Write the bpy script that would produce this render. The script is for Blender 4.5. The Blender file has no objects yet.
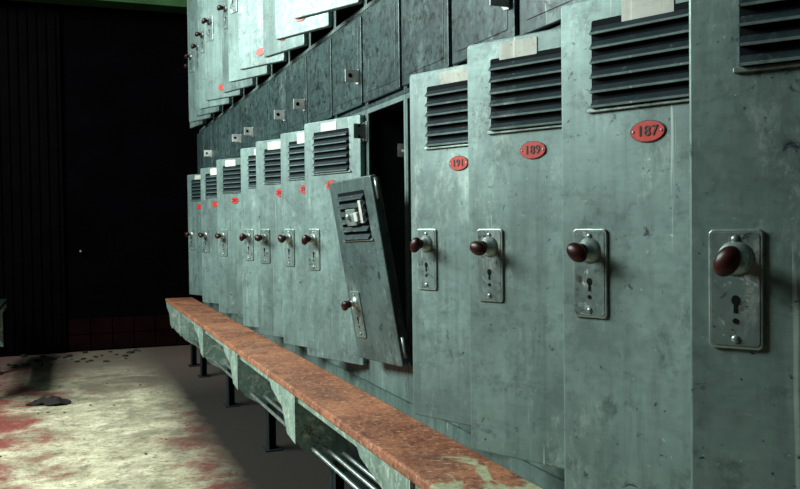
import bpy, bmesh, math, random
from mathutils import Matrix, Vector, noise
random.seed(7)
CZ=0.88
S=bpy.context.scene
try: S.view_settings.view_transform='Standard'
except Exception: pass
COL=S.collection

# ---------------- materials ----------------
def newmat(name):
    m=bpy.data.materials.new(name); m.use_nodes=True
    nt=m.node_tree; b=nt.nodes['Principled BSDF']
    return m,nt,b
def N(nt,t,**kw):
    n=nt.nodes.new(t)
    for k,v in kw.items(): setattr(n,k,v)
    return n
def noise_n(nt,vec,scale,detail=6,rough=.6,dist=0):
    n=N(nt,'ShaderNodeTexNoise'); n.inputs['Scale'].default_value=scale
    n.inputs['Detail'].default_value=detail; n.inputs['Roughness'].default_value=rough
    n.inputs['Distortion'].default_value=dist
    nt.links.new(vec,n.inputs['Vector']); return n.outputs['Fac']
def ramp(nt,fac,a,b,c0=(0,0,0,1),c1=(1,1,1,1)):
    r=N(nt,'ShaderNodeValToRGB')
    if a>b: a,b,c0,c1=b,a,c1,c0
    r.color_ramp.elements[0].position=a; r.color_ramp.elements[1].position=b
    r.color_ramp.elements[0].color=(*c0[:3],1); r.color_ramp.elements[1].color=(*c1[:3],1)
    nt.links.new(fac,r.inputs['Fac']); return r.outputs['Color']
def mix(nt,fac,a,b,mode='MIX'):
    m=N(nt,'ShaderNodeMix'); m.data_type='RGBA'; m.blend_type=mode
    if isinstance(fac,(int,float)): m.inputs[0].default_value=fac
    else: nt.links.new(fac,m.inputs[0])
    for i,v in ((6,a),(7,b)):
        if isinstance(v,tuple): m.inputs[i].default_value=(*v[:3],1)
        else: nt.links.new(v,m.inputs[i])
    return m.outputs[2]
def coords(nt,scale=(1,1,1),rand=True):
    tc=N(nt,'ShaderNodeTexCoord'); mp=N(nt,'ShaderNodeMapping'); mp.inputs['Scale'].default_value=scale
    nt.links.new(tc.outputs['Object'],mp.inputs['Vector'])
    if rand:
        oi=N(nt,'ShaderNodeObjectInfo'); mu=N(nt,'ShaderNodeMath',operation='MULTIPLY'); mu.inputs[1].default_value=37
        nt.links.new(oi.outputs['Random'],mu.inputs[0])
        nt.links.new(mu.outputs[0],mp.inputs['Location'])
    return mp.outputs['Vector']
def sepxyz(nt):
    tc=N(nt,'ShaderNodeTexCoord'); sp=N(nt,'ShaderNodeSeparateXYZ'); nt.links.new(tc.outputs['Object'],sp.inputs[0]); return sp
def mrange(nt,s,a,b,c,d):
    mr=N(nt,'ShaderNodeMapRange'); nt.links.new(s,mr.inputs[0])
    for i,v in enumerate((a,b,c,d)): mr.inputs[i+1].default_value=v
    return mr.outputs[0]
def math_n(nt,op,a,b):
    m=N(nt,'ShaderNodeMath',operation=op)
    for i,v in enumerate((a,b)):
        if isinstance(v,(int,float)): m.inputs[i].default_value=v
        else: nt.links.new(v,m.inputs[i])
    return m.outputs[0]
def bump(nt,b,fac,strength,dist=.002):
    bp=N(nt,'ShaderNodeBump'); bp.inputs['Strength'].default_value=strength; bp.inputs['Distance'].default_value=dist
    nt.links.new(fac,bp.inputs['Height']); nt.links.new(bp.outputs['Normal'],b.inputs['Normal'])

def painted(name,base,dark,light,metal=.35,rough=.42,darkamt=(.60,.72),lightamt=(.62,.72),grime=.6,spec=.5,val=(.82,1.12)):
    m,nt,b=newmat(name)
    v=coords(nt); vs=coords(nt,(1,1,.10)); vh=coords(nt,(.15,.15,1))
    big=noise_n(nt,v,5,5,.6); fine=noise_n(nt,v,55,6,.7,.4); streak=noise_n(nt,vs,26,6,.65); brush=noise_n(nt,vh,160,3,.6)
    c=mix(nt,ramp(nt,big,.35,.7),tuple(x*.72 for x in base),tuple(x*1.28 for x in base))
    c=mix(nt,ramp(nt,streak,.46,.72),c,tuple(x*grime for x in base))
    bl=noise_n(nt,v,11,9,.78,.3)
    c=mix(nt,ramp(nt,bl,.53,.69),c,tuple(x*.38 for x in base))
    scuff=noise_n(nt,coords(nt,(1,1,.45)),9,10,.82,.2)
    c=mix(nt,math_n(nt,'MULTIPLY',ramp(nt,scuff,.55,.70),.7),c,light)
    spots=noise_n(nt,v,24,8,.75,1.2)
    c=mix(nt,ramp(nt,spots,*lightamt),c,light)
    vd=N(nt,'ShaderNodeMapping'); vd.inputs['Rotation'].default_value=(0,.5,0); vd.inputs['Scale'].default_value=(90,90,2.5)
    nt.links.new(v,vd.inputs['Vector'])
    scr=noise_n(nt,vd.outputs[0],1,2,.5)
    c=mix(nt,math_n(nt,'MULTIPLY',ramp(nt,scr,.70,.74),.6),c,light)
    chips=noise_n(nt,v,120,3,.6)
    c=mix(nt,ramp(nt,chips,.69,.73),c,dark)
    chips2=noise_n(nt,v,90,4,.7,.5)
    c=mix(nt,math_n(nt,'MULTIPLY',ramp(nt,chips2,.68,.72),.8),c,light)
    spots2=noise_n(nt,v,38,8,.72,.6)
    c=mix(nt,ramp(nt,spots2,*darkamt),c,dark)
    c=mix(nt,.3,c,mix(nt,brush,(.2,.2,.2),(1.0,1.0,1.0)),'MULTIPLY')
    oi=N(nt,'ShaderNodeObjectInfo'); mr=N(nt,'ShaderNodeMapRange'); mr.inputs[3].default_value=val[0]; mr.inputs[4].default_value=val[1]
    nt.links.new(oi.outputs['Random'],mr.inputs[0])
    hs=N(nt,'ShaderNodeHueSaturation'); nt.links.new(mr.outputs[0],hs.inputs['Value']); nt.links.new(c,hs.inputs['Color'])
    nt.links.new(hs.outputs[0],b.inputs['Base Color'])
    b.inputs['Metallic'].default_value=metal; b.inputs['Specular IOR Level'].default_value=spec
    rr=ramp(nt,fine,.3,.75,(rough-.1,)*3,(rough+.2,)*3); nt.links.new(rr,b.inputs['Roughness'])
    bump(nt,b,fine,.25,.001)
    return m
M={}
M['door']=painted('locker_paint',(.178,.268,.250),(.018,.032,.033),(.46,.57,.52),darkamt=(.62,.69),lightamt=(.66,.78),rough=.46)
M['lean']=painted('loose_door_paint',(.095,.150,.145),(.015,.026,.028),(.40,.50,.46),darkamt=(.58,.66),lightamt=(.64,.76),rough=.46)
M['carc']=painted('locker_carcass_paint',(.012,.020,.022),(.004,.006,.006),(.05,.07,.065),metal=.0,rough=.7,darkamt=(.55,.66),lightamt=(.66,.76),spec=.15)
M['frame']=painted('locker_frame_paint',(.12,.19,.175),(.02,.03,.03),(.35,.45,.40),metal=.2,rough=.5)
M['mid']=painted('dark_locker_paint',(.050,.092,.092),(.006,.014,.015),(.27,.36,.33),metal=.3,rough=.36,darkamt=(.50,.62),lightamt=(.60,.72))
M['slat']=painted('shaded_louvre_paint',(.018,.034,.042),(.006,.01,.01),(.10,.15,.14),metal=.2,rough=.5,spec=.25)  # same paint as the doors, darkened to bake in shade on the slats
M['steel']=painted('bare_steel',(.34,.43,.40),(.05,.05,.045),(.68,.75,.70),metal=.6,rough=.32)
M['plate']=painted('lock_plate_paint',(.17,.24,.225),(.03,.03,.028),(.62,.68,.63),metal=.4,rough=.4,darkamt=(.56,.64),lightamt=(.58,.68))
M['tag']=painted('paper_tag',(.66,.70,.62),(.2,.19,.15),(.8,.82,.76),metal=0,rough=.7)
M['green']=painted('bench_frame_paint',(.20,.32,.27),(.06,.05,.03),(.55,.62,.52),metal=.1,rough=.5,lightamt=(.50,.64),darkamt=(.58,.66))
def simple(name,c,rough=.5,metal=0,var=.4,scale=20,spec=.5):
    m,nt,b=newmat(name); v=coords(nt); n=noise_n(nt,v,scale,5)
    nt.links.new(mix(nt,ramp(nt,n,.3,.7),tuple(x*(1-var) for x in c),tuple(x*(1+var*.4) for x in c)),b.inputs['Base Color'])
    b.inputs['Roughness'].default_value=rough; b.inputs['Metallic'].default_value=metal; b.inputs['Specular IOR Level'].default_value=spec; return m
M['black']=simple('vent_dark',(.004,.006,.007),.8,spec=.1)
M['knob']=simple('bakelite_knob',(.034,.0065,.005),.36,spec=.28,scale=90,var=.7)
M['red']=simple('badge_enamel',(.52,.024,.011),.45,var=.3,scale=80)
M['ink']=simple('badge_dark_print',(.03,.012,.01),.5)
M['hook']=simple('hook_white',(.6,.63,.6),.4)
M['debris']=simple('debris_dark',(.016,.013,.011),.9)
M['wallb']=simple('back_wall_black',(.0010,.0010,.0015),.9,var=.6,scale=4,spec=.015)
M['wallp']=simple('plaster_dark',(.012,.019,.018),.9,var=.3,scale=4,spec=.1)
M['redbase']=simple('base_tile_red',(.0070,.0013,.0018),.8,var=.6,scale=9,spec=.03)
M['beam']=simple('beam_green',(.030,.085,.028),.7,scale=6,spec=.2)
M['doorb']=simple('dark_wood',(.0013,.0011,.0014),.75,var=.6,scale=8,spec=.02)
def rustmat():
    m,nt,b=newmat('rusty_bench'); v=coords(nt,rand=False)
    n1=noise_n(nt,v,5,9,.75,.3); n2=noise_n(nt,v,75,8,.8,.3); n3=noise_n(nt,v,4.5,8,.7,.8); n4=noise_n(nt,v,14,9,.82)
    c=mix(nt,ramp(nt,n1,.38,.64),(.18,.052,.023),(.46,.180,.085))
    c=mix(nt,ramp(nt,n4,.51,.66),c,(.10,.034,.020))
    c=mix(nt,ramp(nt,n2,.53,.64),c,(.56,.34,.21))
    c=mix(nt,ramp(nt,n2,.45,.37),c,(.045,.016,.010))
    sp=sepxyz(nt)
    ad=math_n(nt,'ADD',n3,mrange(nt,sp.outputs['Y'],1.15,1.70,.20,-.08))
    c=mix(nt,ramp(nt,ad,.57,.61),c,mix(nt,ramp(nt,n2,.45,.6),(.40,.45,.27),(.30,.26,.15)))
    nt.links.new(c,b.inputs['Base Color']); b.inputs['Roughness'].default_value=.62
    bump(nt,b,n2,.8,.003); return m
M['rust']=rustmat()
def floormat():
    m,nt,b=newmat('worn_painted_concrete'); v=coords(nt,rand=False)
    n1=noise_n(nt,v,1.6,9,.68,.6); n2=noise_n(nt,v,5,10,.78,.2); n3=noise_n(nt,v,45,8,.78); n4=noise_n(nt,v,3.2,9,.78,.3); n5=noise_n(nt,v,13,9,.8,.2)
    c=mix(nt,ramp(nt,n2,.38,.62),(.33,.30,.19),(.84,.78,.56))
    c=mix(nt,ramp(nt,n1,.50,.62),c,(.19,.18,.12))
    c=mix(nt,ramp(nt,n5,.52,.65),c,(.18,.15,.09))
    c=mix(nt,ramp(nt,n3,.54,.63),c,(.10,.09,.055))
    sp=sepxyz(nt)
    left=mrange(nt,sp.outputs['X'],-.35,.14,.22,-.02)
    strip=mrange(nt,sp.outputs['X'],.26,.46,-.05,.18)
    near=mrange(nt,sp.outputs['Y'],3.2,4.4,1,.5)
    s2=math_n(nt,'MULTIPLY',strip,near)
    ad=math_n(nt,'ADD',n4,math_n(nt,'MAXIMUM',left,s2))
    redc=mix(nt,ramp(nt,n3,.4,.6),(.15,.014,.016),(.36,.08,.065))
    c=mix(nt,math_n(nt,'MULTIPLY',ramp(nt,ad,.57,.72),.92),c,redc)
    bench_shade=math_n(nt,'ADD',math_n(nt,'MULTIPLY',n2,.35),mrange(nt,sp.outputs['X'],.30,.72,0,1))  # shade under the bench painted into the floor colour, edge broken by noise
    c=mix(nt,ramp(nt,bench_shade,.25,.85),c,(.020,.018,.015))
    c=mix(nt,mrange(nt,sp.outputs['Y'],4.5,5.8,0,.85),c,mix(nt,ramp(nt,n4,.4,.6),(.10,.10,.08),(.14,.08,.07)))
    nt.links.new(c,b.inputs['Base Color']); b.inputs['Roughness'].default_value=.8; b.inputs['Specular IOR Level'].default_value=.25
    bump(nt,b,n3,.5,.004); return m
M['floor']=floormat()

# ---------------- mesh builder ----------------
class B:
    def __init__(s): s.bm=bmesh.new(); s.mats=[]
    def mi(s,k):
        if k not in s.mats: s.mats.append(k)
        return s.mats.index(k)
    def _fin(s,vs,k,smooth=False):
        i=s.mi(k)
        for f in {f for v in vs for f in v.link_faces}: f.material_index=i; f.smooth=smooth
    def box(s,a,b,k,bev=0):
        r=bmesh.ops.create_cube(s.bm,size=1); vs=r['verts']
        for v in vs:
            v.co=Vector([(a[i]+b[i])/2+v.co[i]*(b[i]-a[i]) for i in range(3)])
        if bev:
            es=list({e for v in vs for e in v.link_edges})
            rr=bmesh.ops.bevel(s.bm,geom=es,offset=bev,segments=2,affect='EDGES',profile=.5)
            vs=list({v for f in rr['faces'] for v in f.verts}|{v for v in vs if v.is_valid})
        s._fin(vs,k)
    def prism(s,pts,mat,depth,k,bev=0,smooth=False):
        n=len(pts)
        A=[s.bm.verts.new(mat@Vector((p[0],p[1],0))) for p in pts]
        C=[s.bm.verts.new(mat@Vector((p[0],p[1],depth))) for p in pts]
        fs=[s.bm.faces.new(A[::-1]),s.bm.faces.new(C)]
        for i in range(n): fs.append(s.bm.faces.new((A[i],A[(i+1)%n],C[(i+1)%n],C[i])))
        bmesh.ops.recalc_face_normals(s.bm,faces=fs)
        vs=A+C
        if bev:
            es=list(fs[1].edges)
            rr=bmesh.ops.bevel(s.bm,geom=es,offset=bev,segments=2,affect='EDGES',profile=.5)
            vs=list({v for f in rr['faces'] for v in f.verts}|{v for v in vs if v.is_valid})
        s._fin(vs,k,False)
    def cyl(s,p0,p1,r0,r1,k,seg=14):
        p0=Vector(p0);p1=Vector(p1);d=p1-p0
        q=d.to_track_quat('Z','Y').to_matrix().to_4x4()
        r=bmesh.ops.create_cone(s.bm,cap_ends=True,segments=seg,radius1=r0,radius2=r1,depth=d.length,matrix=Matrix.Translation((p0+p1)/2)@q)
        s._fin(r['verts'],k,True)
    def ball(s,c,sc,k,rot=None,seg=18):
        m=Matrix.Translation(c)@(rot if rot else Matrix())@Matrix.Diagonal((*sc,1))
        r=bmesh.ops.create_uvsphere(s.bm,u_segments=seg,v_segments=seg//2+3,radius=1,matrix=m)
        s._fin(r['verts'],k,True)
    def lathe(s,prof,mat,k,seg=20):
        rings=[]
        for r,z in prof:
            rings.append([s.bm.verts.new(mat@Vector((r*math.cos(2*math.pi*i/seg),r*math.sin(2*math.pi*i/seg),z))) for i in range(seg)])
        for a,b in zip(rings,rings[1:]):
            for i in range(seg): s.bm.faces.new((a[i],a[(i+1)%seg],b[(i+1)%seg],b[i]))
        s.bm.faces.new(rings[0][::-1]); s.bm.faces.new(rings[-1])
        s._fin([v for r in rings for v in r],k,True)
    def mesh(s,name):
        me=bpy.data.meshes.new(name); s.bm.normal_update(); s.bm.to_mesh(me); s.bm.free()
        for k in s.mats: me.materials.append(M[k])
        return me
def obj(name,data,parent=None,loc=(0,0,0),rot=(0,0,0)):
    o=bpy.data.objects.new(name,data); COL.objects.link(o); o.location=loc; o.rotation_euler=rot
    if parent: o.parent=parent
    return o
def rrect(cx,cy,w,h,r,n=4):
    pts=[]
    for (sx,sy,rev) in ((1,1,0),(-1,1,1),(-1,-1,0),(1,-1,1)):
        for i in range(n+1):
            a=math.radians(90*(n-i if rev else i)/n)
            pts.append((cx+sx*(w/2-r)+sx*r*math.cos(a),cy+sy*(h/2-r)+sy*r*math.sin(a)))
    return pts
def ell(cx,cy,a,b,n=28): return [(cx+a*math.cos(2*math.pi*i/n),cy+b*math.sin(2*math.pi*i/n)) for i in range(n)]
def FM(off): return Matrix(((1,0,0,0),(0,0,1,off),(0,1,0,0),(0,0,0,1)))

P=.31; Wd=.290; Hd=.75; XF=.843; Y0=.855
T=.016
def door_mesh(name,H,vent=True,badge_z=None,plate_z=None,knobtilt=0,tag=True,W=Wd,plate=True,nl=6,base='door',tagx=0,tagh=.030,badge=True,zoff=.034,vh=.128):
    b=B()
    b.prism(rrect(W/2,H/2,W,H,.008),FM(0),T,base,bev=.003)
    for x0,x1 in ((.004,.008),(W-.008,W-.004)): b.box((x0,-.012,.01),(x1,0.0,H-.01),base)
    for z0 in (.006,H-.010): b.box((.008,-.012,z0),(W-.008,0,z0+.004),base)
    if vent:
        zt=H-zoff; vw=W*.62; x0=(W-vw)/2
        b.prism(rrect(W/2,zt-vh/2,vw,vh,.004),FM(T-.001),.0022,'black')
        stp=vh/nl
        for i in range(nl):
            z=zt-(i+1)*stp
            m=Matrix(((0,0,1,x0+.002),(1,0,0,T),(0,1,0,z),(0,0,0,1)))
            b.prism([(0,stp*.62),(.0085,.0035),(.0095,.0),(.006,-.0006),(.0,stp*.5)],m,vw-.004,'slat')
            b.prism([(.0088,.0030),(.0108,.0024),(.0102,-.0004),(.008,-.0004)],m,vw-.004,base)
            for xe in (x0+.001,x0+vw-.003):
                mm=Matrix(((0,0,1,xe),(1,0,0,T),(0,1,0,z),(0,0,0,1)))
                b.prism([(0,stp*.6),(.0095,.0),(0,0)],mm,.002,'slat')
        b.box((x0-.010,T-.001,zt-vh-.0065),(x0+vw+.006,T+.005,zt-vh-.001),'steel',bev=.001)
    if tag:
        b.prism(rrect(W/2+tagx,H-.008-tagh/2,.080,tagh,.002),FM(T+.0002),.0012,'tag')
    bz=badge_z if badge_z is not None else H-.203
    if badge:
        b.prism(ell(W/2,bz,.0272,.0156),FM(T),.0015,'ink')
        b.prism(ell(W/2,bz,.0257,.0143),FM(T),.0025,'red')
        for sx in (-1,1): b.ball((W/2+sx*.0218,T+.0025,bz),(.002,.0012,.002),'steel',seg=10)
    if plate:
        pz=plate_z if plate_z is not None else H*.46
        px=W-.051
        b.prism(rrect(px,pz,.058,.132,.006),FM(T),.004,'steel',bev=.0015)
        b.prism(rrect(px,pz,.050,.124,.004),FM(T+.0035),.0012,'plate')
        for sz in (-1,1): b.ball((px,T+.005,pz+sz*.055),(.0045,.0025,.0045),'steel',seg=12)
        b.prism(ell(px,pz-.012,.0042,.0055,16),FM(T+.0045),.001,'black')
        b.prism([(px-.002,pz-.026),(px+.002,pz-.026),(px+.0015,pz-.014),(px-.0015,pz-.014)],FM(T+.0045),.001,'black')
        b.prism(ell(px,pz-.035,.003,.003,12),FM(T+.0045),.001,'black')
        kz=pz+.034
        m=Matrix.Translation((px,T+.003,kz))@Matrix.Rotation(math.radians(-90),4,'X')
        b.lathe([(.019,0),(.019,.003),(.014,.006),(.009,.010),(.0085,.024)],m,'steel')
        rot=Matrix.Rotation(math.radians(knobtilt),4,'Y')
        m2=Matrix.Translation((px,T+.022,kz))@Matrix.Rotation(math.radians(-90),4,'X')
        b.lathe([(.0085,-.002),(.011,.003),(.010,.010)],m2,'knob')
        b.ball((px+.001,T+.036,kz-.002),(.0180,.0100,.0130),'knob',rot=rot)
    for z in (H*.10,H*.93):
        b.cyl((-.003,.004,z-.028),(-.003,.004,z+.028),.005,.005,'steel',10)
    return b.mesh(name)
LOWER=[door_mesh('door_low_%d'%i,Hd,knobtilt=t,tagx=tx,tagh=th) for i,(t,tx,th) in enumerate(((-35,.0,.040),(-15,.03,.030),(60,.01,.026)))]
HU=.92
UPPER=[door_mesh('door_up_%d'%i,HU,badge_z=.055,plate_z=.37,knobtilt=t) for i,t in enumerate((10,40))]

def carcass(name,H,depth=.42,k='carc',stile='frame',rail=.012):
    b=B(); w=P-.002; t=.003
    b.box((0,0,0),(depth,t,H),k); b.box((0,w-t,0),(depth,w,H),k)
    b.box((depth-t,t,0),(depth,w-t,H),k)
    b.box((0,t,0),(depth,w-t,t),k); b.box((0,t,H-t),(depth,w-t,H),k)
    for y0,y1 in ((0,.012),(w-.012,w)): b.box((-.006,y0,0),(.0,y1,H),stile,bev=.001)
    b.box((-.006,.012,H-.014),(0,w-.012,H),stile); b.box((-.006,.012,0),(0,w-.012,rail),stile)
    b.cyl((depth*.25,w-t,H-.12),(depth*.25,w-.05,H-.13),.005,.005,'hook',8)
    b.cyl((depth*.25,w-.05,H-.13),(depth*.25,w-.055,H-.10),.005,.004,'hook',8)
    b.box((depth*.25-.015,w-t-.003,H-.14),(depth*.25+.015,w-t,H-.10),'hook')
    return b.mesh(name)
zL0=CZ-.47; HL=.345+.47
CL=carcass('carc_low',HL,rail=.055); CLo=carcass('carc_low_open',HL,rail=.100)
zM0=CZ+.346; HM=.292
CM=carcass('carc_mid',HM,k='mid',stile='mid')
zU0=CZ+.640; HUc=.96
CU=carcass('carc_up',HUc)
zD=CZ-.42
def hinge_plate():
    b=B()
    b.box((-.002,-.013,-.030),(.012,.019,.030),'steel',bev=.001)
    b.box((-.040,-.008,-.022),(.0,-.004,.022),'steel',bev=.001)
    for z in (-.016,.016): b.ball((-.024,-.0085,z),(.004,.002,.004),'black',seg=10)
    return b.mesh('hinge_plate')
HP=hinge_plate()
def mid_door():
    b=B(); w=P-.03; h=HM-.03
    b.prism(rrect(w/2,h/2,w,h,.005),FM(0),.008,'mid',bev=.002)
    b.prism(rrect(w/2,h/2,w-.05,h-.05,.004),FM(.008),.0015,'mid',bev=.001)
    return b.mesh('mid_door')
MD=mid_door()
def hasp():
    b=B()
    b.prism([(-.004,-.022),(.018,-.02),(.03,-.008),(.03,.010),(.02,.022),(-.004,.022)],FM(0),.004,'hook',bev=.001)
    b.cyl((.016,.002,0),(.016,.012,0),.008,.007,'steel',12)
    b.cyl((.016,.012,0),(.016,.0125,0),.004,.004,'black',10)
    b.box((-.004,0,-.018),(.0,.045,.020),'hook',bev=.001)
    b.cyl((-.0045,.030,.002),(.0005,.030,.002),.007,.007,'black',10)
    return b.mesh('hasp')
HA=hasp()
def number(txt,parent,W,bz):
    cu=bpy.data.curves.new('num','FONT'); cu.body=txt; cu.size=.0208; cu.align_x='CENTER'; cu.align_y='CENTER'; cu.extrude=.0004; cu.offset=.0002; cu.space_character=1.06
    tmp=bpy.data.objects.new('tmp',cu); COL.objects.link(tmp)
    bpy.context.view_layer.update()
    me=bpy.data.meshes.new_from_object(tmp.evaluated_get(bpy.context.evaluated_depsgraph_get()))
    bpy.data.objects.remove(tmp)
    me.materials.clear(); me.materials.append(M['ink'])
    return obj('badge_number',me,parent,(W/2,T+.0031,bz),(math.pi/2,0,math.pi))

K1=16
TH_L={-2:24,-1:34,0:23.5,1:25.5,2:22.5,5:20,6:21,7:27,8:27,9:6,10:27,11:10,12:24,13:12,14:22,15:12}
TH_U={}
for k in range(-2,K1): TH_U[k]={0:24,1:18,2:27}[k%3]
TH_U[15]=8; TH_U[14]=18
for k in range(-2,K1):
    y=Y0-.008+k*P
    e=obj('metal_locker',None,None,(XF,y,zL0))
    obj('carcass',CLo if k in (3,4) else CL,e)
    if k in TH_L:
        d=obj('door',LOWER[k%3],e,(-.010,.010,zD-zL0),(0,0,math.pi/2+math.radians(TH_L[k])))
        if k<11: number(str(187+2*k),d,Wd,Hd-.203)
    if k==5:
        for z in (.10,.70): obj('hinge_plate',HP,e,(-.008,.004,zD-zL0+z))
    e=obj('small_metal_locker',None,None,(XF,y,zM0))
    obj('carcass',CM,e)
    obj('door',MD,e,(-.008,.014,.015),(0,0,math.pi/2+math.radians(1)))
    if k%3==2 or k in (7,10): obj('hasp',HA,e,(-.017,.030,.10),(0,0,math.pi/2))
    e=obj('metal_locker',None,None,(XF,y,zU0))
    obj('carcass',CU,e)
    obj('door',UPPER[k%2],e,(-.010,.010,.02),(0,0,math.pi/2+math.radians(TH_U[k])))

b=B()
ya=Y0-.008-2*P; yb=Y0-.008+K1*P
b.box((XF+.05,ya,0),(XF+.42,yb,zL0),'carc')
b.box((XF+.005,ya,zL0-.10),(XF+.05,yb,zL0),'frame')
obj('locker_plinth',b.mesh('locker_plinth'))

def leaning():
    W=.262;H=.505
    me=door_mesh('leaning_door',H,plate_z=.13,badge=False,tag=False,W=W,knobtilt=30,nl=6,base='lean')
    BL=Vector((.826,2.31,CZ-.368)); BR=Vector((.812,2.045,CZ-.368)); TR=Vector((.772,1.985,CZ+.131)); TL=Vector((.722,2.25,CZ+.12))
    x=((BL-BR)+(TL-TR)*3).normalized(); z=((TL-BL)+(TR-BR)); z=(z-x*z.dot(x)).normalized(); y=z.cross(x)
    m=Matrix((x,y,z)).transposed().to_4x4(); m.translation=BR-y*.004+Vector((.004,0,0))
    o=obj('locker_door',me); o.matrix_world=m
    b=B()
    b.box((.10,T,.380),(.16,T+.012,.425),'steel',bev=.002)
    b.box((.085,T,.390),(.105,T+.016,.415),'hook',bev=.002)
    b.cyl((.14,T+.006,.405),(.14,T+.020,.405),.010,.008,'steel',12)
    b.box((.06,T,.385),(.075,T+.012,.445),'hook',bev=.001)
    obj('latch',b.mesh('latch'),o)
leaning()

# ---------------- benches ----------------
def bench(name,x0,x1,ya,yb,ztop,sup,top='rust'):
    e=obj(name,None)
    b=B()
    t=.023
    b.box((x0,ya,ztop-t),(x1,yb,ztop),top,bev=.005)
    obj('seat_board',b.mesh('seat_board'),e)
    b=B()
    b.box((x0+.012,ya+.01,ztop-t-.020),(x0+.018,yb-.01,ztop-t),'green')
    b.box((x1-.012,ya+.01,ztop-t-.035),(x1-.006,yb-.01,ztop-t),'green')
    w=x1-x0
    for y in sup:
        zt=ztop-t
        m=Matrix(((1,0,0,x0),(0,0,1,y),(0,1,0,zt),(0,0,0,1)))
        b.prism([(.004,0),(w-.004,0),(w-.004,-.24),(w-.05,-.235),(.085,-.200),(.03,-.165),(.004,-.13)],m,.006,'green',bev=.001)
        m3=Matrix(((0,0,1,x0+.002),(1,0,0,y),(0,1,0,zt),(0,0,0,1)))
        b.prism([(0,0),(.34,0),(.30,-.03),(.16,-.06),(.10,-.13),(0,-.14)],m3,.004,'green',bev=.001)
        b.box((x1-.06,y+.006,0),(x1-.025,y+.012,zt-.2),'carc')
        b.box((x1-.06,y-.02,0),(x1-.056,y+.04,zt-.2),'carc')
        b.box((x1-.075,y-.03,0),(x1-.01,y+.05,.006),'carc')
    obj('frame',b.mesh('frame'),e)
    b=B()
    for i,xx in enumerate((x0+.055,x0+.105,x0+.15)):
        b.cyl((xx,ya+.05,ztop-t-.16-.012*i),(xx,yb-.05,ztop-t-.16-.012*i),.006,.006,'steel',12)
    obj('shoe_rails',b.mesh('shoe_rails'),e)
bench('bench',.604,.780,.35,5.85,CZ-.47,[.62,1.51,2.40,3.29,4.18,5.07,5.49])
bench('bench',-.55,-.37,4.6,6.1,CZ-.45,[4.8,5.7],'carc')

# ---------------- room ----------------
def boxobj(name,a,c,k):
    b=B(); b.box(a,c,k); return obj(name,b.mesh(name))
XL=-1.9; XR=XF+.44; YF=-2.2; YB=6.50; ZC=3.3
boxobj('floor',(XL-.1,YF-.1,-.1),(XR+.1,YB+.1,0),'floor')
boxobj('ceiling',(XL-.1,YF-.1,ZC),(XR+.1,YB+.1,ZC+.1),'wallp')
boxobj('wall_back',(XL-.1,YB,0),(XR+.1,YB+.1,ZC),'wallb')
boxobj('wall_front',(XL-.1,YF-.1,0),(XR+.1,YF,ZC),'wallp')
boxobj('wall_right',(XR,YF,0),(XR+.1,YB,ZC),'wallp')
WY0,WY1,WZ0,WZ1=1.7,4.9,1.9,3.1
b=B()
b.box((XL-.1,YF,0),(XL,YB,WZ0),'wallp'); b.box((XL-.1,YF,WZ1),(XL,YB,ZC),'wallp')
b.box((XL-.1,YF,WZ0),(XL,WY0,WZ1),'wallp'); b.box((XL-.1,WY1,WZ0),(XL,YB,WZ1),'wallp')
obj('wall_left',b.mesh('wall_left'))
b=B()
for i in range(5):
    yy=WY0+(WY1-WY0)*i/4; b.box((XL-.07,max(WY0,yy-.02),WZ0),(XL-.03,min(WY1,yy+.02),WZ1),'green')
for zz in (WZ0,(WZ0+WZ1)/2,WZ1-.04): b.box((XL-.065,WY0,zz),(XL-.035,WY1,zz+.04),'green')
obj('window_1',b.mesh('window_1'))
# dark vertical boarding (tall sliding door) on the back wall
b=B()
b.box((-1.20,YB-.032,0),(-.02,YB-.002,2.42),'doorb')
for i in range(19): b.box((-1.19+i*.061,YB-.044,.03),(-1.145+i*.061,YB-.032,2.40),'doorb',bev=.005)
b.ball((-.07+.16,YB-.05,.72),(.010,.010,.010),'steel'); b.cyl((.09,YB-.001,.72),(.09,YB-.05,.72),.005,.005,'steel')
obj('door_1',b.mesh('door_1'))
b=B()
for r in range(2):
    for i in range(8): b.box((.0+i*.15,YB-.016,.01+r*.115),(.144+i*.15,YB,.12+r*.115),'redbase',bev=.003)
obj('baseboard_back',b.mesh('baseboard_back'))
b=B()
b.box((XL,YB-.32,CZ+1.56),(XR,YB-.20,CZ+1.80),'beam',bev=.004)
b.box((XL,YB-.36,CZ+1.55),(XR,YB-.16,CZ+1.565),'beam',bev=.003)
obj('ceiling_beam',b.mesh('ceiling_beam'))

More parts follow.
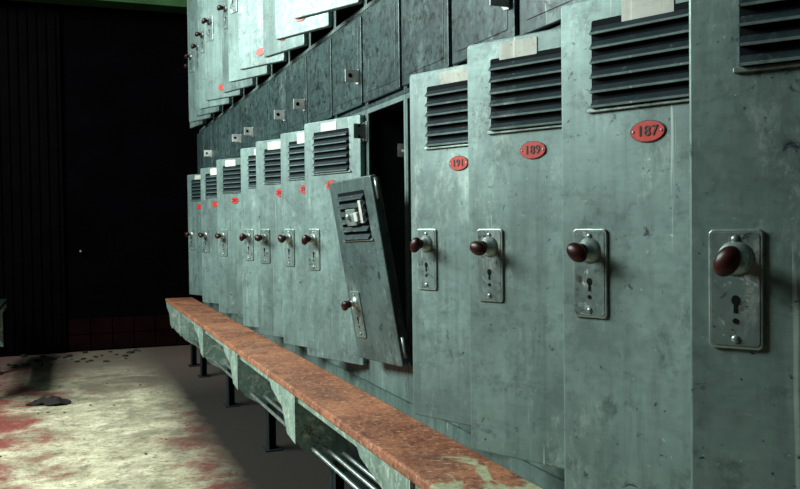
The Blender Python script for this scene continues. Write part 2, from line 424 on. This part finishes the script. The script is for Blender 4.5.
def scrap(name,loc,size,seed,rot=0,flat=.18):
    b=B(); 
    bm=b.bm; n=12; random.seed(seed)
    bmesh.ops.create_grid(bm,x_segments=n,y_segments=n,size=.5)
    for v in list(bm.verts):
        x,y=v.co.x,v.co.y
        k=noise.noise(Vector((x*3+seed,y*3,0)))
        rad=1+.5*noise.noise(Vector((math.atan2(y,x)*1.2,seed,1)))
        v.co.x=x*rad; v.co.y=y*.42*rad*(1-abs(x)*.9); v.co.z=max(0.02,flat*(k+.35)+.05*noise.noise(Vector((x*9,y*9,seed))))
    b._fin(list(bm.verts),'debris')
    o=obj(name,b.mesh(name),None,loc,(0,0,rot)); o.scale=(size,size,size)
    md=o.modifiers.new('t','SOLIDIFY'); md.thickness=.02
    return o
scrap('crumpled_rag',(-.10,4.60,.002),.20,3,rot=-.3,flat=.22)
random.seed(11)
b=B(); 
for i in range(70):
    x=random.uniform(-.6,.5); y=random.uniform(5.9,6.42) if i<44 else random.uniform(2.4,5.6)
    s=random.uniform(.010,.034) if i<44 else random.uniform(.004,.010)
    m=Matrix.Translation((x,y,s*.18))@Matrix.Rotation(random.random()*6,4,'Z')@Matrix.Diagonal((1,random.uniform(.4,.9),.35,1))
    r=bmesh.ops.create_icosphere(b.bm,subdivisions=1,radius=s,matrix=m); b._fin(r['verts'],'debris')
obj('floor_debris',b.mesh('floor_debris'))

# ---------------- light ----------------
def area(name,loc,rot,sx,sy,e,c):
    l=bpy.data.lights.new(name,'AREA'); l.shape='RECTANGLE'; l.size=sx; l.size_y=sy; l.energy=e; l.color=c
    o=bpy.data.objects.new(name,l); COL.objects.link(o); o.location=loc; o.rotation_euler=rot; return o
area('window_daylight',(XL-.30,(WY0+WY1)/2,(WZ0+WZ1)/2+.15),(0,math.radians(-60),0),1.2,WY1-WY0,440,(.90,1.0,.95))
w=bpy.data.worlds.new('World'); S.world=w; w.use_nodes=True
w.node_tree.nodes['Background'].inputs[0].default_value=(.5,.62,.6,1); w.node_tree.nodes['Background'].inputs[1].default_value=.3

# ---------------- camera ----------------
cam=bpy.data.cameras.new('cam'); cam.sensor_width=36; cam.lens=850/800*36; cam.clip_start=.02
co=bpy.data.objects.new('camera',cam); COL.objects.link(co); S.camera=co
psi=math.atan(333/850); pitch=math.atan(19.5/850); roll=math.radians(-.7)
R=Matrix.Rotation(-psi,4,'Z')@Matrix.Rotation(math.pi/2-pitch,4,'X')@Matrix.Rotation(roll,4,'Z')
co.matrix_world=Matrix.Translation((0,0,CZ))@R
